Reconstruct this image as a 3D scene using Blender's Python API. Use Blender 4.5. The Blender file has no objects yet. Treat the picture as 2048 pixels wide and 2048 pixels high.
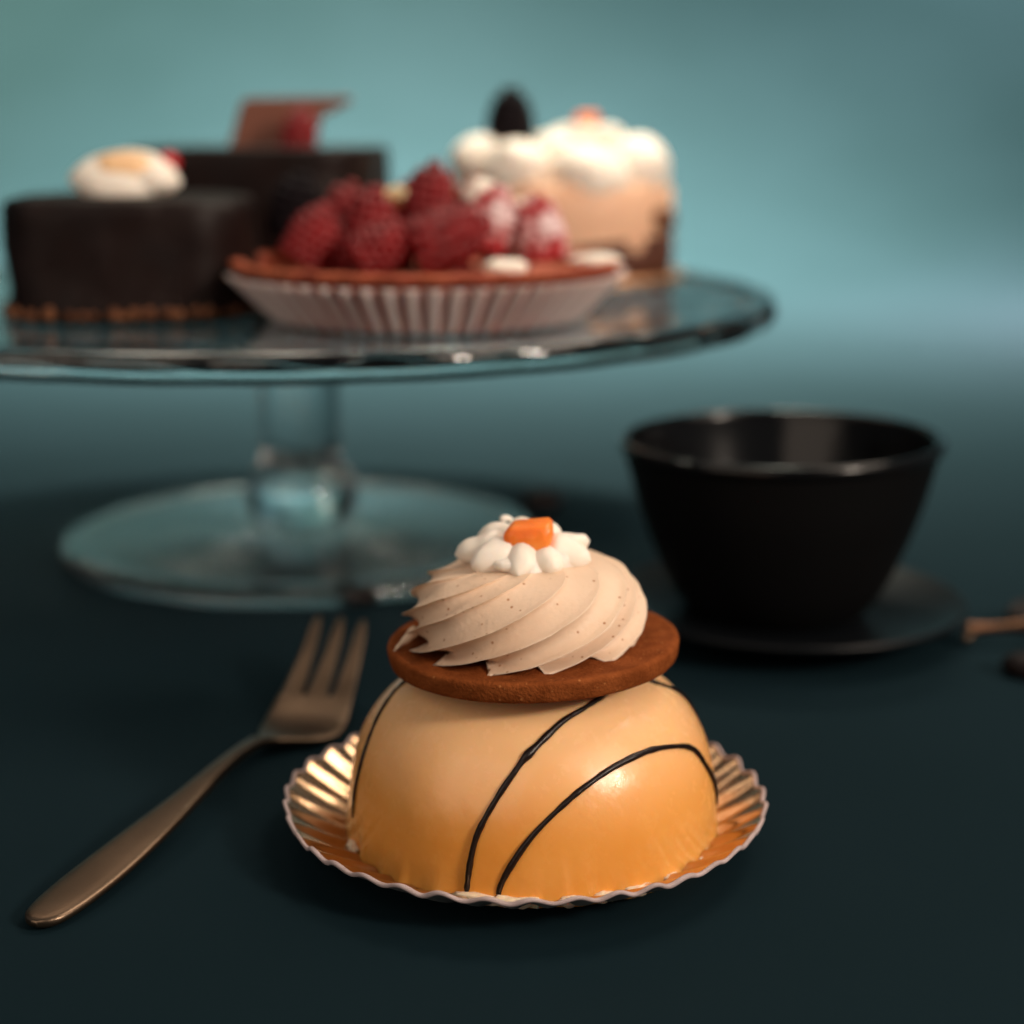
import bpy, bmesh, math, random
from mathutils import Vector, Matrix, noise
random.seed(7)
S = bpy.context.scene
R = math.radians
PI = math.pi

# ------------------------------------------------------------------ camera
cam_d = bpy.data.cameras.new('camera'); cam = bpy.data.objects.new('camera', cam_d)
S.collection.objects.link(cam); S.camera = cam
cam.location = (0, 0, .137); cam.rotation_euler = (R(90 - 13.2), 0, 0)
cam_d.sensor_width = 36; cam_d.lens = 58.0
cam_d.clip_start = .01; cam_d.clip_end = 50
cam_d.dof.use_dof = True; cam_d.dof.focus_distance = .289; cam_d.dof.aperture_fstop = 7.6

# ------------------------------------------------------------------ world
W = bpy.data.worlds.new('World'); S.world = W; W.use_nodes = True
W.node_tree.nodes['Background'].inputs[0].default_value = (.72, .86, .92, 1)
W.node_tree.nodes['Background'].inputs[1].default_value = .10

# ------------------------------------------------------------------ lamps
def area(name, loc, target, size, power, color, sy=None, spread=180):
    l = bpy.data.lights.new(name, 'AREA'); l.energy = power; l.color = color
    l.size = size; l.spread = R(spread)
    if sy: l.shape = 'RECTANGLE'; l.size_y = sy
    o = bpy.data.objects.new(name, l); S.collection.objects.link(o); o.location = loc
    o.rotation_euler = (Vector(target) - Vector(loc)).to_track_quat('-Z', 'Y').to_euler()
    return o
area('key_lamp', (.66, -.10, .64), (.02, .36, .03), .58, 3.6, (1, .83, .68))
area('bulb_lamp', (.62, -.16, .44), (.02, .36, .03), .12, 5.0, (1, .84, .70))
area('fill_lamp', (-.80, -.75, .80), (0, .34, .03), 1.4, 8.5, (1, .80, .64))
area('top_lamp', (.40, .62, .80), (0, .34, 0), .36, 3.1, (1, .82, .66))
area('rear_lamp', (-.26, .84, .80), (-.02, .36, 0), .36, .8, (1, .78, .60))
area('corner_lamp', (.95, 1.5, 1.3), (.60, 2.08, .42), .3, 10, (1, .95, .82), spread=48)
area('pool_lamp', (.55, 1.17, .85), (.58, 1.17, 0), .36, 15, (1, .57, .58), spread=50)
area('backdrop_lamp', (.0, 1.52, 1.15), (-.04, 1.44, 0), .85, 68, (1, .98, .80), spread=58)
area('wall_lamp', (-1.4, 1.6, 1.0), (-.22, 2.05, .28), .4, 58, (1, .98, .70), spread=84)

S.view_settings.view_transform = 'Standard'; S.view_settings.look = 'None'
S.view_settings.exposure = 0; S.view_settings.gamma = 1
S.render.engine = 'CYCLES'
S.cycles.use_denoising = True
S.cycles.max_bounces = 14; S.cycles.transmission_bounces = 12; S.cycles.glossy_bounces = 5
S.cycles.sample_clamp_indirect = 6; S.cycles.caustics_reflective = False

# ------------------------------------------------------------------ materials
def mat(name, col, rough=.5, metal=0, col2=None, scale=80, bump=0, bscale=400, sss=0, sssr=(1, .5, .3),
        sscale=.004, coat=0, coatr=.1, trans=0, ior=1.45, spec=.5, speck=None, detail=4, vary=(.38, .62), sheen=0):
    m = bpy.data.materials.new(name); m.use_nodes = True
    nt = m.node_tree; b = nt.nodes['Principled BSDF']; I = b.inputs
    I['Base Color'].default_value = (*col, 1); I['Roughness'].default_value = rough
    I['Metallic'].default_value = metal; I['IOR'].default_value = ior
    I['Specular IOR Level'].default_value = spec
    I['Transmission Weight'].default_value = trans
    I['Coat Weight'].default_value = coat; I['Coat Roughness'].default_value = coatr
    I['Sheen Weight'].default_value = sheen
    if sss:
        I['Subsurface Weight'].default_value = sss
        I['Subsurface Radius'].default_value = sssr; I['Subsurface Scale'].default_value = sscale
    tc = nt.nodes.new('ShaderNodeTexCoord')
    last = None
    if col2:
        n = nt.nodes.new('ShaderNodeTexNoise'); n.inputs['Scale'].default_value = scale; n.inputs['Detail'].default_value = detail
        nt.links.new(tc.outputs['Object'], n.inputs['Vector'])
        r = nt.nodes.new('ShaderNodeValToRGB')
        r.color_ramp.elements[0].color = (*col, 1); r.color_ramp.elements[1].color = (*col2, 1)
        r.color_ramp.elements[0].position = vary[0]; r.color_ramp.elements[1].position = vary[1]
        nt.links.new(n.outputs['Fac'], r.inputs['Fac']); last = r.outputs['Color']
    if speck:
        sc, thr, scol = speck
        v = nt.nodes.new('ShaderNodeTexVoronoi'); v.inputs['Scale'].default_value = sc
        nt.links.new(tc.outputs['Object'], v.inputs['Vector'])
        mr = nt.nodes.new('ShaderNodeMapRange'); mr.inputs[1].default_value = thr * .5; mr.inputs[2].default_value = thr
        mr.inputs[3].default_value = 1; mr.inputs[4].default_value = 0
        nt.links.new(v.outputs['Distance'], mr.inputs[0])
        mx = nt.nodes.new('ShaderNodeMix'); mx.data_type = 'RGBA'
        nt.links.new(mr.outputs[0], mx.inputs[0])
        if last: nt.links.new(last, mx.inputs[6])
        else: mx.inputs[6].default_value = (*col, 1)
        mx.inputs[7].default_value = (*scol, 1); last = mx.outputs[2]
    if last: nt.links.new(last, I['Base Color'])
    if bump:
        n = nt.nodes.new('ShaderNodeTexNoise'); n.inputs['Scale'].default_value = bscale; n.inputs['Detail'].default_value = 5
        nt.links.new(tc.outputs['Object'], n.inputs['Vector'])
        bp = nt.nodes.new('ShaderNodeBump'); bp.inputs['Strength'].default_value = 1; bp.inputs['Distance'].default_value = bump
        nt.links.new(n.outputs['Fac'], bp.inputs['Height']); nt.links.new(bp.outputs['Normal'], I['Normal'])
        if coat: nt.links.new(bp.outputs['Normal'], I['Coat Normal'])
    return m

M = {}
M['table'] = mat('dark_teal_paper', (.0062, .0156, .0205), .72, col2=(.0068, .0166, .0220), scale=9, spec=.03)
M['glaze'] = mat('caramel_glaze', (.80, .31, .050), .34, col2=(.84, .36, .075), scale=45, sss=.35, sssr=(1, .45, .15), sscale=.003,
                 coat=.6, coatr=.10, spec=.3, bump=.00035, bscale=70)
nt = M['glaze'].node_tree; pb = nt.nodes['Principled BSDF']
old = pb.inputs['Base Color'].links[0].from_socket
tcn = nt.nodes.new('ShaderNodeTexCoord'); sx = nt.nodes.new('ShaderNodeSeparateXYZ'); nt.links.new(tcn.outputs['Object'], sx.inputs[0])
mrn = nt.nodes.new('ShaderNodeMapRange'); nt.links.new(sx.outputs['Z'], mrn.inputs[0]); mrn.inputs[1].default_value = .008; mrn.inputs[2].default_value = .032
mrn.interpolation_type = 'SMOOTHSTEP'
gn = nt.nodes.new('ShaderNodeTexNoise'); gn.inputs['Scale'].default_value = 330; gn.inputs['Detail'].default_value = 7; gn.inputs['Roughness'].default_value = .65
nt.links.new(tcn.outputs['Object'], gn.inputs['Vector'])
gr = nt.nodes.new('ShaderNodeMapRange'); gr.inputs[1].default_value = .40; gr.inputs[2].default_value = .62; gr.inputs[3].default_value = .06; gr.inputs[4].default_value = .34
nt.links.new(gn.outputs['Fac'], gr.inputs[0]); nt.links.new(gr.outputs[0], pb.inputs['Coat Roughness'])
gb = nt.nodes.new('ShaderNodeBump'); gb.inputs['Strength'].default_value = .7; gb.inputs['Distance'].default_value = .00010
nt.links.new(gn.outputs['Fac'], gb.inputs['Height']); nt.links.new(pb.inputs['Normal'].links[0].from_socket, gb.inputs['Normal'])
nt.links.new(gb.outputs['Normal'], pb.inputs['Coat Normal'])
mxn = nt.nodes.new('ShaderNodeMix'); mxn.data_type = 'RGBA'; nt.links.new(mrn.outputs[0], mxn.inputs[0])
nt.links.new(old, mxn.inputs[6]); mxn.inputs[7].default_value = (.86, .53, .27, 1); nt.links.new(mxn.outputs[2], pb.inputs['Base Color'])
M['choc_line'] = mat('dark_chocolate_line', (.009, .004, .0035), .34, bump=.0002, bscale=600, spec=.35)
M['biscuit'] = mat('cocoa_biscuit', (.17, .042, .009), .85, col2=(.235, .062, .015), scale=260, bump=.00035, bscale=1500,
                   speck=(520, .16, (.36, .13, .04)), spec=.08)
M['cream'] = mat('coffee_cream', (.72, .525, .375), .5, col2=(.76, .565, .415), scale=60, sss=.12, sssr=(1, .6, .4), sscale=.0016,
                 bump=.00014, bscale=900, speck=(420, .15, (.40, .19, .09)), spec=.4)
M['white_cream'] = mat('white_cream', (.88, .79, .69), .55, sss=.35, sssr=(1, .7, .5), sscale=.003, bump=.00012, bscale=350)
M['orange'] = mat('candied_orange', (.95, .20, .015), .42, col2=(.98, .30, .05), scale=160, sss=.5, sssr=(1, .35, .05), sscale=.003,
                  coat=.12, bump=.0005, bscale=300, vary=(.45, .7))
M['foil'] = mat('gold_foil', (.64, .43, .265), .22, metal=1, col2=(.54, .34, .195), scale=120, bump=.00010, bscale=300)
M['paper_edge'] = mat('cut_paper_edge', (.44, .35, .345), .8, col2=(.36, .28, .27), scale=300)
M['paper_back'] = mat('grey_card', (.22, .22, .21), .8)
M['smear'] = mat('cream_smear', (.88, .66, .47), .4, sss=.3, sscale=.002)
M['bronze'] = mat('brushed_bronze', (.19, .132, .09), .38, metal=1, col2=(.155, .108, .074), scale=90, bump=.00003, bscale=1500)
M['iron'] = mat('black_iron', (.003, .003, .0033), .6, bump=.0001, bscale=1200, spec=.12)
M['iron_gloss'] = mat('black_enamel', (.004, .004, .0045), .16, bump=.00005, bscale=200, spec=.35)
M['saucer'] = mat('black_saucer', (.004, .005, .0065), .38, spec=.22)
M['bean'] = mat('dark_roast_bean', (.008, .005, .005), .6, spec=.2)
M['dark_bronze'] = mat('dark_bronze', (.12, .06, .035), .35, metal=1)
M['glass'] = mat('clear_glass', (.98, 1, 1), .07, trans=1, ior=1.47)
M['glass_clear'] = mat('polished_glass', (.98, 1, 1), .04, trans=1, ior=1.5)
M['glass_soft'] = mat('pressed_glass', (.97, .995, 1), .13, trans=1, ior=1.47)
M['choc'] = mat('chocolate_glaze', (.007, .003, .0027), .5, col2=(.011, .0048, .004), scale=70, bump=.0006, bscale=110, spec=.2)
M['choc_top'] = mat('chocolate_top', (.014, .011, .010), .6, bump=.0002, bscale=200, spec=.15)
M['nut'] = mat('caramel_nuts', (.11, .036, .013), .8, col2=(.20, .075, .028), scale=200, bump=.0004, bscale=500)
M['plaque'] = mat('milk_chocolate', (.19, .068, .042), .4)
M['berry'] = mat('raspberry_red', (.15, .003, .005), .42, col2=(.23, .006, .009), scale=120, sss=.2, sssr=(1, .1, .1), sscale=.002)
M['sugar_berry'] = mat('sugared_raspberry', (.42, .02, .025), .65, col2=(.80, .62, .62), scale=110, vary=(.44, .60), bump=.0003, bscale=600)
M['currant'] = mat('redcurrant', (.45, .006, .010), .15, coat=.4)
M['blackberry'] = mat('blackberry', (.006, .0035, .005), .6, spec=.12)  # also on the raspberry tart's added lump that stands for a dark shadow
M['crust'] = mat('baked_crust', (.30, .050, .022), .7, col2=(.42, .10, .04), scale=90, bump=.0004, bscale=350)
M['case'] = mat('pleated_case', (.66, .53, .51), .7, sss=.25, sscale=.002)
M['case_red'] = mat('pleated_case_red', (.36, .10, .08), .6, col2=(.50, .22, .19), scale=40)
M['custard'] = mat('custard', (.85, .62, .33), .35, sss=.3, sscale=.003)
M['sponge'] = mat('caramel_mousse', (.80, .50, .33), .55, col2=(.76, .44, .28), scale=40, sss=.2, sscale=.003)
M['sponge_dark'] = mat('dark_sponge', (.075, .020, .008), .7)
M['board'] = mat('gold_board', (.72, .38, .20), .35, metal=.7)
M['tan'] = mat('caramel_cream', (.80, .50, .27), .5, sss=.2, sscale=.002)

# ------------------------------------------------------------------ helpers
def link(o, parent=None):
    S.collection.objects.link(o)
    if parent: o.parent = parent
    return o
def tag(o, label=None, cat=None, group=None, kind=None):
    for k, v in (('label', label), ('category', cat), ('group', group), ('kind', kind)):
        if v: o[k] = v
    return o
def empty(name, loc, rot=(0, 0, 0)):
    o = bpy.data.objects.new(name, None); o.location = loc; o.rotation_euler = rot
    o.empty_display_size = .01
    return link(o)
def mesh(name, V, F, m, parent=None, smooth=True, loc=None):
    me = bpy.data.meshes.new(name); me.from_pydata(V, [], F); me.update()
    bm = bmesh.new(); bm.from_mesh(me); bmesh.ops.recalc_face_normals(bm, faces=bm.faces); bm.to_mesh(me); bm.free()
    if smooth: me.polygons.foreach_set('use_smooth', [True] * len(me.polygons))
    for mm in (m if isinstance(m, list) else [m]): me.materials.append(mm)
    o = bpy.data.objects.new(name, me)
    if loc: o.location = loc
    return link(o, parent)
def grid(fn, nu, nv, closed=True, cap0=False, cap1=False):
    V = []; F = []
    for j in range(nv):
        for i in range(nu):
            V.append(fn(i / nu if closed else i / (nu - 1), j / (nv - 1)))
    for j in range(nv - 1):
        for i in range(nu if closed else nu - 1):
            k = (i + 1) % nu
            F.append((j*nu + i, j*nu + k, (j+1)*nu + k, (j+1)*nu + i))
    if cap0: F.append(tuple(range(nu))[::-1])
    if cap1: F.append(tuple((nv-1)*nu + i for i in range(nu)))
    return V, F
def lathe(prof, nu=96, rmod=None, zmod=None, closed_profile=False):
    """profile of (r, z) points turned round z; r = 0 ends are welded"""
    V = []; F = []; rows = []
    for (r, z) in prof:
        if r < 1e-7:
            rows.append([len(V)]); V.append((0, 0, z)); continue
        row = []
        for i in range(nu):
            a = 2*PI*i/nu
            rr = rmod(r, a, z) if rmod else r
            zz = zmod(r, a, z) if zmod else z
            row.append(len(V)); V.append((rr*math.cos(a), rr*math.sin(a), zz))
        rows.append(row)
    if closed_profile: rows.append(rows[0])
    for A, B in zip(rows, rows[1:]):
        if len(A) == 1 and len(B) == 1: continue
        for i in range(nu):
            k = (i + 1) % nu
            if len(A) == 1: F.append((A[0], B[i], B[k]))
            elif len(B) == 1: F.append((A[i], A[k], B[0]))
            else: F.append((A[i], A[k], B[k], B[i]))
    return V, F
def smooth_prof(P, n=6):
    """Catmull-Rom through profile points"""
    out = []
    for i in range(len(P) - 1):
        p0 = P[max(i-1, 0)]; p1 = P[i]; p2 = P[i+1]; p3 = P[min(i+2, len(P)-1)]
        for k in range(n):
            t = k / n
            q = []
            for c in range(len(p1)):
                q.append(.5*((2*p1[c]) + (-p0[c]+p2[c])*t + (2*p0[c]-5*p1[c]+4*p2[c]-p3[c])*t*t + (-p0[c]+3*p1[c]-3*p2[c]+p3[c])*t**3))
            out.append(tuple(q))
    out.append(tuple(P[-1]))
    return out
def tube(pts, rads, nu=12):
    V = []; F = []
    n = len(pts); P = [Vector(p) for p in pts]
    up = Vector((0, 0, 1))
    for i, p in enumerate(P):
        d = (P[min(i+1, n-1)] - P[max(i-1, 0)]).normalized()
        s = d.cross(up)
        if s.length < 1e-4: s = Vector((1, 0, 0))
        s.normalize(); t = s.cross(d)
        for k in range(nu):
            a = 2*PI*k/nu
            V.append(tuple(p + rads[i]*(s*math.cos(a) + t*math.sin(a))))
    for i in range(n-1):
        for k in range(nu):
            l = (k+1) % nu
            F.append((i*nu+k, i*nu+l, (i+1)*nu+l, (i+1)*nu+k))
    F.append(tuple(range(nu))[::-1]); F.append(tuple((n-1)*nu+k for k in range(nu)))
    return V, F
def join(parts):
    V = []; F = []
    for v, f in parts:
        b = len(V); V += list(v); F += [tuple(i + b for i in q) for q in f]
    return V, F
def blob(c, r, seed=0, amp=.15, freq=1.5, nu=28, nv=18, rot=None):
    """uneven rounded lump, r = (rx, ry, rz)"""
    V = []; 
    off = Vector((seed*3.1, seed*1.7, seed*.9))
    prof = [(math.sin(PI*j/(nv-1)) if 0 < j < nv-1 else 0, -math.cos(PI*j/(nv-1))) for j in range(nv)]
    v, f = lathe(prof, nu)
    out = []
    for p in v:
        p = Vector(p); p *= 1 + amp*noise.noise(p*freq + off)
        p = Vector((p.x*r[0], p.y*r[1], p.z*r[2]))
        if rot: p = rot @ p
        out.append(tuple(p + Vector(c)))
    return out, f
ICO = None
def ico():
    global ICO
    if ICO is None:
        bm = bmesh.new(); bmesh.ops.create_icosphere(bm, subdivisions=2, radius=1)
        ICO = ([tuple(v.co) for v in bm.verts], [tuple(v.index for v in f.verts) for f in bm.faces]); bm.free()
    return ICO
def drupe_berry(r, h, rot=None, seed=0):
    """raspberry: rows of round drupelets on a blunt cone"""
    rnd = random.Random(seed); parts = []
    iv, if_ = ico()
    rows = 7
    for j in range(rows):
        t = j/(rows-1)
        z = h*(t - .45); rr = r*(1 - .12*(1-t))*math.sqrt(max(.03, 1 - (max(0, t-.15)/.87)**2.1))*.86
        n = max(1, int(2*PI*rr/(r*.40)))
        for k in range(n):
            a = 2*PI*(k + .5*(j % 2))/n + rnd.uniform(-.06, .06)
            s = r*.265*rnd.uniform(.9, 1.1)
            c = Vector((rr*math.cos(a), rr*math.sin(a), z))
            parts.append(([tuple(c + Vector(p)*s) for p in iv], if_))
    core, cf = blob((0, 0, 0), (r*.82, r*.82, h*.5), seed, .05)
    parts.append((core, cf))
    V, F = join(parts)
    if rot: V = [tuple(rot @ Vector(p)) for p in V]
    return V, F

# ------------------------------------------------------------------ tabletop and backdrop
YB = 1.35
V, F = grid(lambda u, v: (-3 + 6*u, -1 + (YB + 1)*v, 0), 40, 30, closed=False)
t = mesh('tabletop', V, F, M['table'], smooth=True); tag(t, kind='structure')
# the same teal paper sweeps up behind the table in one long curve
def back(u, v):
    x = -3 + 6*u; s = v*3.0; rad = .9; arc = rad*PI/2
    if s < arc:
        a = s/rad; y, z, nrm = YB + rad*math.sin(a), rad*(1 - math.cos(a)), (-math.sin(a), math.cos(a))
    else: y, z, nrm = YB + rad, rad + (s - arc), (-1, 0)
    d = .05*min(1, s)*noise.noise(Vector((x*1.3, s*.9, 2.2)))
    return (x, y + d*nrm[0], z + d*nrm[1])
V, F = grid(back, 90, 110, closed=False)
t = mesh('backdrop', V, F, M['table']); tag(t, kind='structure')

# ------------------------------------------------------------------ gold foil tray
TC = (.0025, .304, .0005)
tray = empty('foil_tray', TC)
tag(tray, 'gold foil cake tray with fluted pale paper rim under the caramel dome dessert', 'tray')
NF = 39
def flute(a):
    w = noise.noise(Vector((math.cos(a)*1.6, math.sin(a)*1.6, 4)))*1.4
    return math.sin(NF*a + w*1.2) * (.8 + .5*noise.noise(Vector((math.cos(a)*4, math.sin(a)*4, 9))))
def tray_pt(a, t, dz=0):
    r = .004 + (.0468 - .004)*t
    k = max(0, (r - .031)/(.0468 - .031))
    fl = flute(a)
    z = .0006 + .0078*k**1.25 + fl*.00070*min(1, k*3.5) + dz
    rr = r + fl*.00034*k**2 + .0006*k*noise.noise(Vector((math.cos(a)*2, math.sin(a)*2, 1)))
    return (rr*math.cos(a), rr*math.sin(a), z)
V, F = grid(lambda u, v: tray_pt(2*PI*u, v**.7), 720, 44, cap0=True)
mesh('foil_surface', V, F, M['foil'], tray)
V, F = grid(lambda u, v: tray_pt(2*PI*u, v**.7, -.0004), 720, 20, cap0=True)
mesh('card_backing', V, F, M['paper_back'], tray)
ring = [tray_pt(2*PI*i/720, 1.0, -.00018) for i in range(721)]
V, F = tube(ring, [.00043 + .00012*noise.noise(Vector(p)*300) for p in ring], 8)
mesh('paper_rim', V, F, M['paper_edge'], tray)

# ------------------------------------------------------------------ the caramel dome dessert
DC = Vector((.004, .306, .003))
dessert = empty('dome_dessert', DC)
tag(dessert, 'caramel glazed dome dessert topped with cocoa biscuit, piped coffee cream and orange cube', 'dessert')
DA, DB, DN = .0363, .0335, 2.7
def dome_pt(th, ph, off=0):
    ph = min(max(ph, 0), PI/2)
    r = DA*math.cos(ph)**(2/DN); z = DB*math.sin(ph)**(2/DN) if ph > 0 else 0
    if off:
        nr = (max(r, 1e-9)/DA)**(DN-1)/DA; nz = (max(z, 1e-9)/DB)**(DN-1)/DB
        l = math.hypot(nr, nz); r += off*nr/l; z += off*nz/l
    return Vector((r*math.cos(th), r*math.sin(th), z))
def dome_fn(u, v):
    th = 2*PI*u; ph = (v**1.35)*PI/2*.9995
    p = dome_pt(th, ph)
    lump = .0003*noise.noise(Vector((p.x*60, p.y*60, p.z*60 + 3)))
    k = math.exp(-p.z/.0022)                 # runny foot of the glaze
    foot = k*(.0010 + .0011*noise.noise(Vector((math.cos(th)*7, math.sin(th)*7, 5))) + .0005*noise.noise(Vector((math.cos(th)*22, math.sin(th)*22, 8))))
    s = 1 + (lump + foot)/max(.01, math.hypot(p.x, p.y)) if v < .93 else 1
    return (p.x*s, p.y*s, p.z - .0012*k)
V, F = grid(dome_fn, 240, 90, cap1=True, cap0=True)
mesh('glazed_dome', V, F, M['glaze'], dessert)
def drizzle(pts, rad, seed):
    P = smooth_prof(pts, 10)
    out = []; rr = []
    for i, (a, b) in enumerate(P):
        out.append(tuple(dome_pt(R(a), R(b), rad*.25)))
        w = 1 + .42*noise.noise(Vector((i*.07, seed, 0))) + .2*noise.noise(Vector((i*.33, seed, 3))) + (.45*math.exp(-((i - 41)/2.2)**2) if seed == 1 else 0)
        rr.append(rad*w*min(1, .45 + i*.12, .45 + (len(P)-1-i)*.08))
    V, F = tube(out, rr, 12)
    mesh('chocolate_line', V, F, M['choc_line'], dessert)
drizzle([(-38, 67), (-49, 63.6), (-64, 59.6), (-78.4, 54.0), (-91.4, 42.2), (-97.4, 33), (-101.9, 24.3), (-106.3, 14.3), (-108.1, 7.4), (-109.1, 1.6), (-109.3, 0)], .00056, 1)
drizzle([(-99.4, 0), (-99.9, 1), (-96.5, 6.2), (-90.3, 14.6), (-82.1, 22.8), (-74, 28.9), (-62.4, 34.3), (-47.4, 36.4), (-33.4, 33.5), (-24.3, 28.7), (-19, 20.2), (-13, 12), (-8, 4)], .00056, 2)
drizzle([(-175, 66), (-178, 56), (-176.5, 50), (-170.1, 42.6), (-163.5, 31.4), (-161, 21.7), (-161, 13.5), (-162, 4)], .00040, 3)
drizzle([(-14, 66), (-8.8, 56.5), (-5.2, 52.8), (6, 40), (14, 20)], .00050, 4)
# cream that squeezed out under the glaze
for th, w, s in ((-106, .0050, 1), (-98, .0042, 2), (-92, .0030, 3), (-30, .0028, 4), (-70, .0026, 5), (-158, .0022, 6), (-60, .0030, 8), (-80, .0024, 9), (-48, .0022, 10)):
    a = R(th); v, f = blob((math.cos(a)*.0372, math.sin(a)*.0372, -.0001), (w*.9, .0011, .0010), s, .5, 2.2, 24, 12, Matrix.Rotation(a + PI/2, 3, 'Z'))
    mesh('cream_smear', v, f, M['smear'], dessert)

# biscuit disc, tipped a little up to the right
BZ = DB - .0002
def bis(r, a, z):
    return r*(1 + .006*noise.noise(Vector((math.cos(a)*1.7, math.sin(a)*1.7, 2))) + .003*noise.noise(Vector((math.cos(a)*9, math.sin(a)*9, z*300))))
prof = [(0, 0), (.024, 0), (.0268, .0001), (.0276, .0005), (.0279, .0012), (.0281, .0024), (.0282, .0034), (.0281, .0039), (.0277, .00425), (.0270, .0043), (.0262, .0042), (.0255, .0042)] + [(.0255*(1-k/14), .0042 - .0001*math.sin(k)) for k in range(1, 14)] + [(0, .0042)]
V, F = lathe(prof, 200, bis)
biscuit = mesh('biscuit_disc', V, F, M['biscuit'], dessert, loc=(.0002, -.0005, BZ)); biscuit.rotation_euler = (R(-.3), R(-2.0), 0)

# piped swirl: fifteen sharp-crested ribs that wind up to the right
NR = 12; CH = .0190
cprof = smooth_prof([(.0205, 0), (.0222, .0020), (.0230, .0046), (.0229, .0074), (.0218, .0102), (.0196, .0127), (.0162, .0145), (.0115, .0156), (.0060, .0161), (.0012, .0162)], 14)
def swirl(u, v):
    i = v*(len(cprof)-1); k = min(int(i), len(cprof)-2); f = i-k
    r = cprof[k][0]*(1-f) + cprof[k+1][0]*f; z = cprof[k][1]*(1-f) + cprof[k+1][1]*f
    tw = R(148)*(v**.92)
    th0 = 2*PI*u
    n1 = noise.noise(Vector((math.cos(th0)*1.5, math.sin(th0)*1.5, v*1.3)))
    th = th0 + tw + .16*n1 + .2
    w = NR*u + 1e-6
    q = w % 1.0
    ridge = 1 - math.sin(PI*q**.95)**.62      # cusp at the rib, rounded flute between
    rid = int(math.floor(w)) % NR
    amp = .150*(.85 + .3*noise.noise(Vector((rid*2.3, v*1.5, 7))))
    amp *= (1 - .25*v)
    edge = .0004*noise.noise(Vector((rid*5.1, v*16, 3)))*ridge**3
    base = math.exp(-v/.055)
    lip = .00050*math.exp(-(min(q, 1-q)/.050)**2)*(.7 + .6*noise.noise(Vector((rid*3.7, v*9, 1))))
    rr = r*(1 - amp*(1-ridge)) + edge + lip
    rr += base*.0016*ridge**1.5 - base*.0024*(1-ridge)
    z2 = z + base*.0018*(1-ridge) + .00028*noise.noise(Vector((th*2, v*6, 0)))*(1-base)
    bulge = 1 + .03*math.cos(th - R(-20)) + .02*n1
    x = rr*math.cos(th)*bulge; y = rr*math.sin(th)*bulge
    return (x + .0006*v, y, z2*(1 + .05*math.cos(th)*(r/.023)))
V, F = grid(swirl, 984, 120, cap0=True, cap1=True)
cream = mesh('cream_swirl', V, F, M['cream'], dessert, loc=(-.0022, -.0012, BZ + .0040)); cream.rotation_euler = (0, R(-1.5), 0)
# torn wisps of cream on the left side
for (a, z, l, dz, s) in ((193, .0034, .0044, -.0040, 2),):
    a = R(a); p0 = Vector((math.cos(a)*.0205, math.sin(a)*.0205, z)); d = Vector((math.cos(a), math.sin(a), 0))*l + Vector((0, 0, dz))
    pts = [tuple(p0 + d*k/6 + Vector((0, .0003*math.sin(k*1.7), 0))) for k in range(7)]
    V, F = tube(pts, [.0010, .0011, .0009, .0008, .0005, .0004, .00012], 10)
    mesh('cream_wisp', V, F, M['cream'], dessert, loc=cream.location)

# white rosette of short petals round the orange cube
PC = Vector((-.0008, -.0010, BZ + .0040 + .0156))
def petal(a, r0, r1, w, rise, seed, tip=None, up=0):
    n = 16; pts = []; rr = []
    for k in range(n):
        s = k/(n-1); r = r0 + (r1-r0)*s
        z = rise*math.sin(PI*(s*.8 + .1)) + up*s*s + .0006
        pts.append((r*math.cos(a), r*math.sin(a), z))
        env = (math.sin(PI*min(.999, max(.001, s**.75))))**.55 if not tip else (1 - .45*s)*min(1, .5 + s*4)*min(1, (1.02 - s)*9)
        rr.append(max(.00012, w*env*(1 + .22*noise.noise(Vector((s*3.5, seed*1.7, 0))))))
    V, F = tube(pts, rr, 20)
    V = [(x + .0005*noise.noise(Vector((x*300, y*300, seed))), y + .0005*noise.noise(Vector((x*300, y*300, seed + 5))), z + .0007*noise.noise(Vector((x*260, y*260, seed + 9)))) for x, y, z in V]
    return mesh('cream_petal', V, F, M['white_cream'], dessert, loc=PC)
petal(R(-100), .0010, .0115, 0.0037, .0006, 1)
petal(R(-62), .0010, .0112, 0.0038, .0006, 2)
petal(R(-24), .0010, .0125, 0.0040, .0012, 3, up=.0004)
petal(R(18), .0010, .0125, 0.0032, .0016, 4, tip=True, up=.0016)
petal(R(62), .0010, .0110, 0.0035, .0022, 5, up=.0006)
petal(R(100), .0010, .0115, 0.0040, .0022, 6, up=.0008)
petal(R(142), .0010, .0125, 0.0038, .0020, 7, up=.0004)
petal(R(178), .0010, .0140, 0.0037, .0014, 8)
petal(R(-147), .0010, .0130, 0.0041, .0008, 9)
petal(R(45), .001, .006, .0028, .001, 10)
V, F = blob((.0003, 0, .0003), (.0104, .0100, .0040), 12, .20, 2.2, 40, 20); mesh('cream_mound', V, F, M['white_cream'], dessert, loc=PC)
# curl at the tip of a back petal
p = [(-.0012 + .0045*k/8, .011, .0052 + .0006*math.sin(k*.9)) for k in range(9)]
V, F = tube([(a - .004, b, c) for a, b, c in p], [.0009, .0008, .0006, .0005, .0004, .0004, .0005, .0006, .0003], 10)
mesh('cream_wisp', V, F, M['white_cream'], dessert, loc=PC)
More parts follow.
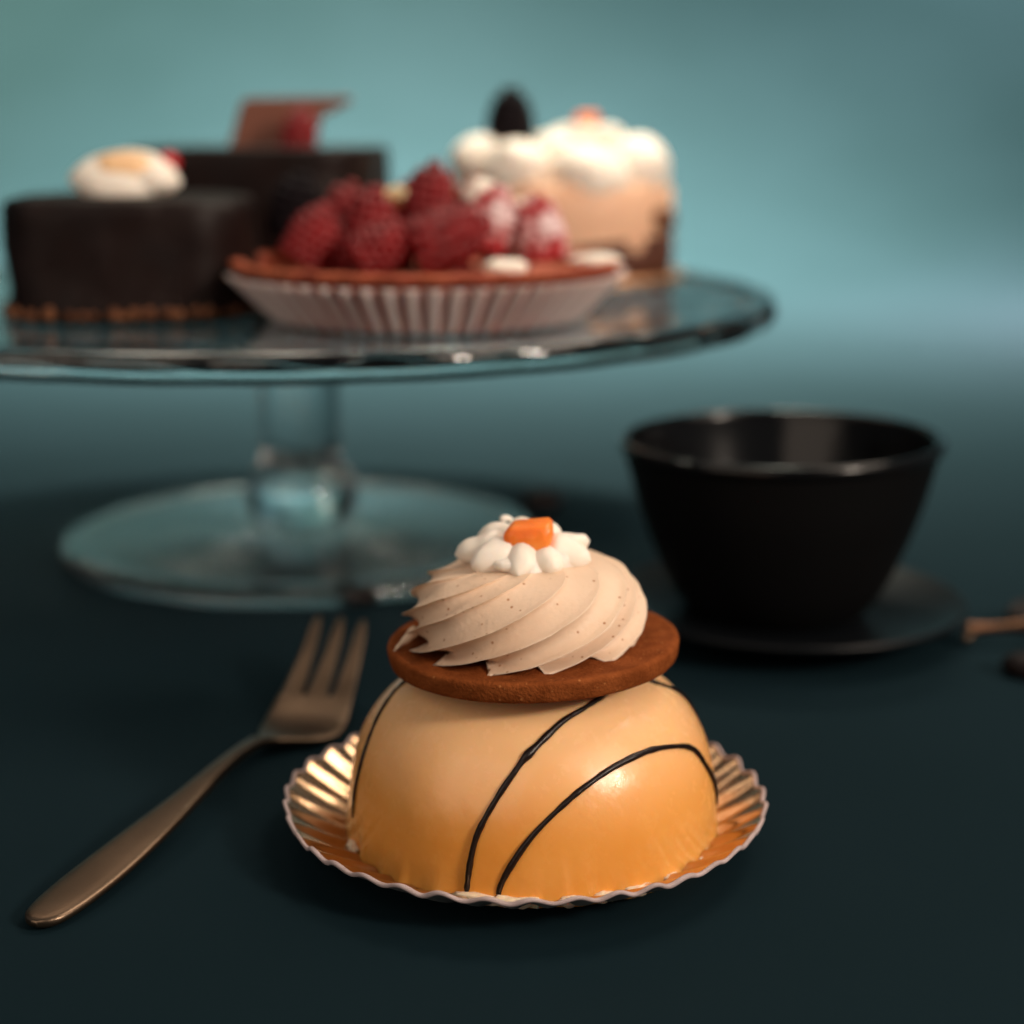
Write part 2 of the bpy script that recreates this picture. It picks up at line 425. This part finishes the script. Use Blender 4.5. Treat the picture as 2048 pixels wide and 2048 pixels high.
# orange cube
bm = bmesh.new()
pts = [(-.0042, -.0030, .0000), (-.0046, -.0024, .0034), (-.0030, -.0026, .0044), (.0034, -.0028, .0046), (.0043, -.0020, .0036), (.0036, -.0028, .0010),
       (.0020, -.0034, -.0006), (-.0016, -.0036, -.0008), (-.0038, .0030, .0004), (-.0034, .0030, .0042), (.0036, .0032, .0044), (.0036, .0028, .0002)]
for q in pts: bm.verts.new(q)
bmesh.ops.convex_hull(bm, input=bm.verts)
bmesh.ops.bevel(bm, geom=bm.edges[:], offset=.0005, segments=2, affect='EDGES', profile=.5)
me = bpy.data.meshes.new('orange_cube'); bm.to_mesh(me); bm.free(); me.materials.append(M['orange'])
me.polygons.foreach_set('use_smooth', [True]*len(me.polygons))
oc = bpy.data.objects.new('orange_cube', me); link(oc, dessert); oc.location = PC + Vector((.0006, -.0028, .0036)); oc.rotation_euler = (R(8), R(-5), R(-10)); oc.scale = (1.08, 1.05, 1.05)

# ------------------------------------------------------------------ fork
fork = empty('dessert_fork', (-.0828, .2649, 0))
tag(fork, 'slim bronze three-tined dessert fork lying left of the caramel dome', 'fork')
FO = Vector(fork.location)
def strip(sections, thick, name, m, ns=14):
    """sections: (left point, right point, crown) in world space; a closed rounded bar"""
    V = []; F = []; nu = 2*ns
    for (a, b, th) in sections:
        a = Vector(a); b = Vector(b); c = (a+b)/2; h = (b-a)/2
        for k in range(nu):
            an = 2*PI*k/nu
            ca, sa = math.cos(an), math.sin(an)
            e = .62
            x = math.copysign(abs(ca)**e, ca); z = math.copysign(abs(sa)**e, sa)
            V.append(tuple(c + h*x + Vector((0, 0, th*z)) - FO))
    n = len(sections)
    for i in range(n-1):
        for k in range(nu):
            l = (k+1) % nu
            F.append((i*nu+k, i*nu+l, (i+1)*nu+l, (i+1)*nu+k))
    F.append(tuple(range(nu))[::-1]); F.append(tuple((n-1)*nu+k for k in range(nu)))
    return mesh(name, V, F, m, fork)
def cr(rows, n=8):
    flat = [tuple(a) + tuple(b) + (c,) for a, b, c in rows]
    return [((q[0], q[1], q[2]), (q[3], q[4], q[5]), q[6]) for q in smooth_prof(flat, n)]
def sec(c, d, w, z, th):
    d = Vector((d[0], d[1])).normalized(); nrm = Vector((-d.y, d.x))
    return ((c[0] + nrm.x*w, c[1] + nrm.y*w, z), (c[0] - nrm.x*w, c[1] - nrm.y*w, z), th)
hd = (.34, 1)
H = [sec((-.0832, .2632), hd, .0008, .0016, .0006), sec((-.0828, .2642), hd, .0026, .0016, .0010), sec((-.0818, .2665), hd, .0040, .0018, .0011), sec((-.0792, .2725), hd, .0049, .0024, .0011), sec((-.0752, .2815), hd, .0050, .0034, .0011),
     sec((-.0703, .2930), hd, .0043, .0048, .0011), sec((-.0655, .3065), hd, .0031, .0058, .0012), sec((-.0618, .3200), hd, .0021, .0062, .0013), sec((-.0588, .3330), (.2, 1), .00165, .0056, .0013), sec((-.0562, .3440), (.22, 1), .0019, .0042, .0012)]
strip(cr(H), .001, 'handle', M['bronze'])
hn = (.18, 1)
Hh = [sec((-.0563, .3436), (.22, 1), .0018, .0042, .0011), sec((-.0540, .3475), (.25, 1), .0030, .0030, .0010), sec((-.0508, .3515), (.25, 1), .0070, .0021, .0009), sec((-.0488, .3555), hn, .0093, .0019, .0009), sec((-.0477, .3610), hn, .0097, .0026, .0009), sec((-.0470, .3660), hn, .0093, .0040, .0009), sec((-.0465, .3695), hn, .0090, .0052, .0008)]
strip(cr(Hh), .001, 'head', M['bronze'], 20)
for k, (bx, by, tx, ty) in enumerate(((-.0527, .3690, -.0486, .3975), (-.0466, .3680, -.0428, .3965), (-.0403, .3670, -.0371, .3938))):
    T = []
    for i in range(7):
        s = i/6; c = (bx + (tx-bx)*s, by + (ty-by)*s)
        T.append(sec(c, (.06, 1), .0027*(1 - .58*s) if i < 6 else .0006, .0050 + .0115*s - .0012*math.sin(PI*s), .0008 - .0002*s))
    strip(cr(T, 5), .001, 'tine', M['bronze'], 8)

# ------------------------------------------------------------------ saucer and tea bowl
SC = (.0765, .4425, 0)
sp = smooth_prof([(0, .0012), (.022, .0012), (.026, .0022), (.036, .0040), (.0455, .0068), (.0482, .0082), (.0488, .0090), (.0482, .0097), (.0470, .0094), (.040, .0070), (.030, .0048), (.024, .0040), (.012, .0038), (0, .0038)], 5)
V, F = lathe([(max(r, 0), z) for r, z in sp], 120)
t = mesh('saucer', V, F, M['saucer'], loc=SC); tag(t, 'matt black round saucer under the black tea bowl', 'saucer')
V, F = lathe([(.0205, 0), (.0225, 0), (.0235, .0022), (.0215, .0022)], 80, closed_profile=True)
mesh('foot_ring', V, F, M['saucer'], t)
bowl = empty('tea_bowl', (.0748, .4475, .0042), (0, R(-1.0), 0))
tag(bowl, 'matt black cast tea bowl with glossy inside standing on the black saucer', 'bowl')
outer = smooth_prof([(0, .0004), (.019, .0002), (.0240, .0010), (.0264, .0034), (.0300, .0085), (.0340, .0170), (.0388, .0300), (.0418, .0410), (.0430, .0458)], 6)
rim = smooth_prof([(.0430, .0458), (.0442, .0466), (.0447, .0480), (.0442, .0492), (.0430, .0496), (.0420, .0490), (.0416, .0478)], 5)
V, F = lathe([(max(r, 0), z) for r, z in outer] , 120); mesh('outer_wall', V, F, M['iron'], bowl)
V, F = lathe(rim, 120, closed_profile=True); mesh('rim', V, F, M['iron_gloss'], bowl)
inner = smooth_prof([(.0418, .0478), (.0402, .0400), (.0372, .0290), (.0322, .0170), (.0262, .0080), (.016, .0046), (0, .0040)], 6)
V, F = lathe([(max(r, 0), z) for r, z in inner], 120); mesh('inner_wall', V, F, M['iron_gloss'], bowl)

# dark handle that leans on the saucer at the right edge
sp_ = empty('teaspoon', (.1225, .426, 0)); tag(sp_, 'dark bronze teaspoon handle beside the saucer at the right edge', 'teaspoon')
P = [Vector((.1222, .4262, .0042)), Vector((.1250, .4262, .0046)), Vector((.132, .4258, .0052)), Vector((.142, .4252, .0058)), Vector((.156, .4245, .0052)), Vector((.178, .4235, .0034))]
pp = smooth_prof([tuple(q - Vector(sp_.location)) for q in P], 6)
V, F = tube(pp, [.0017 + .0003*math.sin(i*.4) for i in range(len(pp))], 14); mesh('handle', V, F, M['dark_bronze'], sp_)
V, F = blob((.0003, -.0008, .0026), (.0016, .0014, .0015), 3, .05); mesh('tip', V, F, M['bronze'], sp_)
V, F = blob((.068, -.004, .0034), (.020, .0125, .0022), 5, .04); mesh('spoon_bowl', V, F, M['dark_bronze'], sp_)

# coffee beans
def bean(loc, rz, s, label, ry=0):
    V = []; prof = [(math.sin(PI*j/19) if 0 < j < 19 else 0, -math.cos(PI*j/19)) for j in range(20)]
    v, f = lathe(prof, 32)
    for (x, y, z) in v:
        groove = .30*math.exp(-(y/.16)**2)*max(0, z)
        V.append((z_ := x*.0052*s, y*.0036*s, (max(z, -.75)*.0029 - groove*.0029 + .0022)*s))
    o = mesh('coffee_bean', V, f, M['bean'], loc=loc); o.rotation_euler = (0, ry, rz)
    tag(o, label, 'coffee bean', 'coffee beans scattered on the table')
bean((.0110, .588, 0), R(20), 1.5, 'dark bean on the table behind the cream topping, right of the glass foot')
bean((-.0450, .4660, 0), R(-10), 1.15, 'dark bean on the table just in front of the glass foot')
bean((.1445, .4440, 0), R(40), 1.5, 'dark bean at the right edge behind the teaspoon handle')
bean((.1310, .4000, 0), R(-35), 1.25, 'dark bean at the right edge in front of the teaspoon handle')

# ------------------------------------------------------------------ glass cake stand
ST = Vector((-.070, .537, 0)); PZ = .0835
stand = empty('cake_stand', ST); tag(stand, 'clear glass footed cake stand with scalloped rim carrying the cakes', 'cake stand')
def scal(a, n=26): return abs(math.cos(n*a/2))
def pr(r, a, z): return r + (.0016*scal(a) - .0008)*max(0, (r - .135)/.018)
def pz(r, a, z):
    k = max(0, 1 - abs(r - .132)/.012)
    if z < PZ - .002: return z - .0014*scal(a + .06)*k
    q = max(0, 1 - abs(r - .1445)/.007)
    return z + (.0011*scal(a) - .0003)*q
plate = smooth_prof([(0, PZ), (.06, PZ), (.12, PZ), (.140, PZ + .0001), (.1465, PZ + .0006), (.1500, PZ + .0014), (.1524, PZ + .0010), (.1536, PZ - .0006), (.1538, PZ - .0028), (.1526, PZ - .0052), (.1500, PZ - .0066), (.1465, PZ - .0058), (.1400, PZ - .0040), (.1280, PZ - .0036), (.10, PZ - .0038), (.04, PZ - .0045), (0, PZ - .0048)], 5)
V, F = lathe([(max(r, 0), z) for r, z in plate], 312, pr, pz); mesh('plate', V, F, M['glass'], stand)
stem = smooth_prof([(.0190, PZ - .0056), (.0150, PZ - .0085), (.0134, PZ - .014), (.0130, PZ - .030), (.0130, .034), (.0138, .0285), (.0162, .0255), (.0180, .0215), (.0186, .0175), (.0178, .0135), (.0150, .0100)], 5)
V, F = lathe([(0, stem[0][1])] + stem + [(0, stem[-1][1])], 96); mesh('stem', V, F, M['glass_clear'], stand)
foot = smooth_prof([(0, .0098), (.0150, .0098), (.0195, .0094), (.027, .0086), (.040, .0073), (.056, .0062), (.068, .0055), (.0745, .0058), (.0780, .0046), (.0790, .0028), (.0775, .0006), (.072, .0002), (.04, .0002), (0, .0002)], 5)
V, F = lathe([(max(r, 0), z) for r, z in foot], 192, lambda r, a, z: r + .0004*math.cos(14*a)*max(0, (r-.06)/.018)); mesh('foot', V, F, M['glass_soft'], stand)
CZ = PZ + .0003

# ------------------------------------------------------------------ round chocolate cake with cream disc
C1 = Vector((-.1103, .488, CZ))
c1 = empty('chocolate_cake', C1); tag(c1, 'rounded dark chocolate cake with pale cream disc and redcurrant, nutty base', 'cake')
def lump(f, amp, se): return lambda r, a, z: r + amp*noise.noise(Vector((math.cos(a)*f, math.sin(a)*f, z*60 + se)))*min(1, r/.01)
def boxy(n, rot, base):
    def f(r, a, z):
        b = a - R(rot)
        k = (abs(math.cos(b))**n + abs(math.sin(b))**n)**(-1/n)*.985
        return base(r, a, z)*(1 + (k - 1)*min(1, r/.02))
    return f
prof = [(0, 0), (.0355, 0), (.0362, .003)] + [(.0360, .003 + .0265*k/12) for k in range(1, 13)] + [(.0357, .0312), (.0345, .0328), (.0325, .0332)]
V, F = lathe(prof, 140, boxy(3.4, 8, lump(3.5, .0016, 2))); mesh('chocolate_side', V, F, M['choc'], c1)
V, F = lathe([(.0326, .0330), (.028, .0335), (.015, .0336), (0, .0336)], 140, boxy(3.4, 8, lump(3.5, .0016, 2))); mesh('chocolate_top', V, F, M['choc_top'], c1)
parts = []
rn = random.Random(5)
for k in range(60):
    a = 2*PI*k/60 + rn.uniform(-.04, .04); s = rn.uniform(.0009, .0019)
    rb_ = boxy(3.4, 8, lambda r, a, z: r)(.0362, a, 0); parts.append(blob((math.cos(a)*rb_, math.sin(a)*rb_, .0018 + rn.uniform(0, .0012)), (s, s, s), k, .4, 2, 10, 8))
V, F = join(parts); mesh('nut_base', V, F, M['nut'], c1)
cd = Vector((-.0010, -.004, .0385))
rot = Matrix.Rotation(R(24), 3, 'X')
V, F = blob((0, 0, 0), (.0152, .0125, .0062), 4, .10, 1.4, 40, 24, rot); cdm = mesh('cream_disc', V, F, M['white_cream'], c1, loc=cd)
V, F = blob((.0, -.0018, .0026), (.0095, .0078, .0042), 6, .12, 1.6, 30, 20, rot); mesh('caramel_centre', V, F, M['tan'], cdm)
V, F = blob((.0100, -.0045, -.001), (.0065, .0060, .0040), 9, .10, 1.6, 30, 20); mesh('cream_dollop', V, F, M['white_cream'], cdm)
V, F = blob((.0108, .001, .0425), (.0032, .0032, .0034), 2, .03); mesh('redcurrant', V, F, M['currant'], c1)

# ------------------------------------------------------------------ tall chocolate cake with plaque
C2 = Vector((-.0860, .588, CZ))
c2 = empty('tall_chocolate_cake', C2); tag(c2, 'taller flat-topped dark chocolate cake at the back with chocolate plaque and raspberry', 'cake')
prof = [(0, 0), (.0418, 0)] + [(.0418 + .0002*math.sin(k), .0445*k/14) for k in range(1, 15)] + [(.0416, .0455), (.0410, .0459), (.02, .0460), (0, .0460)]
V, F = lathe(prof, 140, boxy(5, -4, lump(3.5, .0016, 7))); mesh('cake_body', V, F, M['choc'], c2)
def prism(poly, y0, th):
    V = [(x, y0, z) for x, z in poly] + [(x, y0 + th, z) for x, z in poly]; n = len(poly)
    return V, [tuple(range(n))[::-1], tuple(range(n, 2*n))] + [(i, (i+1) % n, n + (i+1) % n, n + i) for i in range(n)]
pl = [(-.0120, .0450), (-.0068, .0612), (-.0050, .0622), (.0270, .0627), (.0312, .0628), (.0296, .0600), (.0250, .0580), (.0204, .0560), (.0180, .0450)]
V, F = prism(pl, -.005, .0018); o = mesh('chocolate_plaque', V, F, M['plaque'], c2, smooth=False)
bv = o.modifiers.new('bevel', 'BEVEL'); bv.width = .0004; bv.segments = 2
V, F = drupe_berry(.0062, .0125, Matrix.Rotation(R(10), 3, 'Y'), 3); mesh('raspberry', V, F, M['berry'], c2, loc=(.0146, -.018, .0508))

# ------------------------------------------------------------------ raspberry tart in its pleated case
C3 = Vector((-.0240, .470, CZ))
c3 = empty('raspberry_tart', C3); tag(c3, 'raspberry tart with icing sugar in a white pleated case at the front of the stand', 'tart')
def pleat(r, a, z): return r + .0016*math.sin(58*a)*min(1, r/.04)*(.6 + .4*min(1, z/.010)) + .0006*noise.noise(Vector((math.cos(a)*3, math.sin(a)*3, 1)))
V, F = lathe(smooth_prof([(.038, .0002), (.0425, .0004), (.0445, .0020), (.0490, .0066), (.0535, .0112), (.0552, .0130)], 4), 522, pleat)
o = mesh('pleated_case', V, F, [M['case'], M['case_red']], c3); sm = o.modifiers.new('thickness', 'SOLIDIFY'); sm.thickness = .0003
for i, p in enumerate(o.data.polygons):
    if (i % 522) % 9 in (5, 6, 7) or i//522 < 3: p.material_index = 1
V, F = lathe(smooth_prof([(0, .0008), (.0405, .0008), (.0425, .0030), (.0470, .0080), (.0520, .0135), (.0545, .0152), (.0540, .0166), (.0520, .0164), (.0500, .0140), (.0470, .0120), (0, .0115)], 4), 264, lambda r, a, z: max(0, r) + .0006*math.sin(33*a)*min(1, r/.05))
V = [(x, y, z) for x, y, z in V]; mesh('crust', V, F, M['crust'], c3)
V, F = lathe([(.0480, .0118), (.035, .0122), (.015, .0130), (0, .0130)], 100, lump(3, .0006, 1)); mesh('custard_filling', V, F, M['crust'], c3)
rb = [(-.055, .460, .1075, .0066, 0, 30, 0), (-.0399, .470, .1105, .0074, 0, 10, 1), (-.0232, .478, .1175, .0072, 0, 8, 2), (-.0167, .452, .1075, .0086, 0, 70, 3),
      (.0078, .465, .1085, .0072, 1, -10, 4), (-.0060, .462, .1115, .0070, 1, 20, 5), (-.0345, .452, .1050, .0070, 0, 60, 6), (-.0488, .490, .1120, .0070, 0, 15, 7),
      (-.0100, .485, .1120, .0074, 1, 0, 8), (-.030, .498, .1115, .0072, 0, 0, 9), (-.0190, .468, .1010, .0075, 0, 0, 10), (-.048, .470, .1010, .0070, 0, 0, 11), (-.002, .478, .1030, .0070, 1, 0, 12), (-.034, .470, .1010, .0072, 0, 30, 13)]
for (x, y, z, r, su, tilt, se) in rb:
    V, F = drupe_berry(r, r*2.1, Matrix.Rotation(R(tilt), 3, 'Y') @ Matrix.Rotation(R(se*40), 3, 'Z'), se)
    o = mesh('raspberry', V, F, M['sugar_berry'] if su else M['berry'], c3, loc=Vector((x, y, z)) - C3)
    if su: o['label'] = 'raspberry dusted with icing sugar'
V, F = drupe_berry(.0078, .016, Matrix.Rotation(R(12), 3, 'Y'), 33); mesh('blackberry', V, F, M['blackberry'], c3, loc=Vector((-.0640, .497, .1130)) - C3)  # no real berry here: black lump added in place of a dark shadow
for (x, y, z, rx, rz, s) in ((-.0084, .478, .1180, .0052, .0042, 1), (-.0040, .470, .1140, .0050, .0040, 2), (-.0018, .4335, .1008, .0058, .0024, 3), (.0234, .462, .1005, .0072, .0019, 4), (.002, .472, .1125, .0052, .0040, 5)):
    V, F = blob(Vector((x, y, z)) - C3, (rx, .0045, rz), s, .25, 1.6); mesh('cream_dollop', V, F, M['white_cream'], c3)
V, F = blob(Vector((-.0341, .492, .1165)) - C3, (.0050, .0045, .0030), 8, .2); mesh('custard_dollop', V, F, M['custard'], c3)

# ------------------------------------------------------------------ wide layered cake with cream dollops
C5 = Vector((.0180, .612, CZ))
c5 = empty('mousse_cake', C5); tag(c5, 'layered caramel mousse cake ringed with white cream, blackberry and orange cube on top', 'cake')
V, F = lathe([(0, 0), (.0455, 0), (.0455, .0008), (0, .0008)], 120, lambda r, a, z: r*(1 + .008*math.cos(30*a))); mesh('gold_board', V, F, M['board'], c5)
V, F = lathe([(0, .0009), (.0402, .0009), (.0409, .0050), (.0409, .0115), (0, .0116)], 120, None, lambda r, a, z: z + (.0040*math.cos(a - R(-10)) if z > .009 else 0)); mesh('dark_sponge', V, F, M['sponge_dark'], c5)
V, F = lathe([(0, .0062), (.0400, .0062), (.0407, .012), (.0407, .022), (.0402, .031), (.038, .0335), (0, .034)], 120, lump(3, .0008, 3)); mesh('mousse', V, F, M['sponge'], c5)
V, F = blob((.0335, -.0205, .0205), (.0060, .0050, .0048), 2, .3); mesh('caramel_spot', V, F, M['nut'], c5)
for k, (deg, rr, zz, rad) in enumerate(((-160, .0305, .0400, .0112), (-122, .0300, .0385, .0118), (-72, .0275, .0345, .0142), (-28, .0290, .0380, .0122), (12, .0290, .0400, .0115), (55, .0280, .0410, .0115), (100, .0280, .0410, .0115), (150, .0290, .0410, .0112))):
    a = R(deg); V, F = blob((math.cos(a)*rr, math.sin(a)*rr, zz), (rad, rad, rad*.86), k, .14, 1.3); mesh('cream_dollop', V, F, M['white_cream'], c5)
V, F = blob((.004, -.002, .0430), (.0200, .0185, .0090), 6, .10, 2.5, 50, 26); mesh('cream_centre', V, F, M['white_cream'], c5)
for k in range(6):
    a = R(60*k + 15); V, F = blob((.009 + math.cos(a)*.0078, -.004 + math.sin(a)*.0078, .0500), (.0056, .0056, .0036), k + 20, .1); mesh('cream_petal', V, F, M['white_cream'], c5)
V, F = drupe_berry(.0086, .0185, None, 21); mesh('blackberry', V, F, M['blackberry'], c5, loc=(-.0185, -.006, .0545))
oc2 = bpy.data.objects.new('orange_cube', oc.data); link(oc2, c5); oc2.location = (.0085, -.008, .0530); oc2.rotation_euler = (R(-6), 0, R(20))
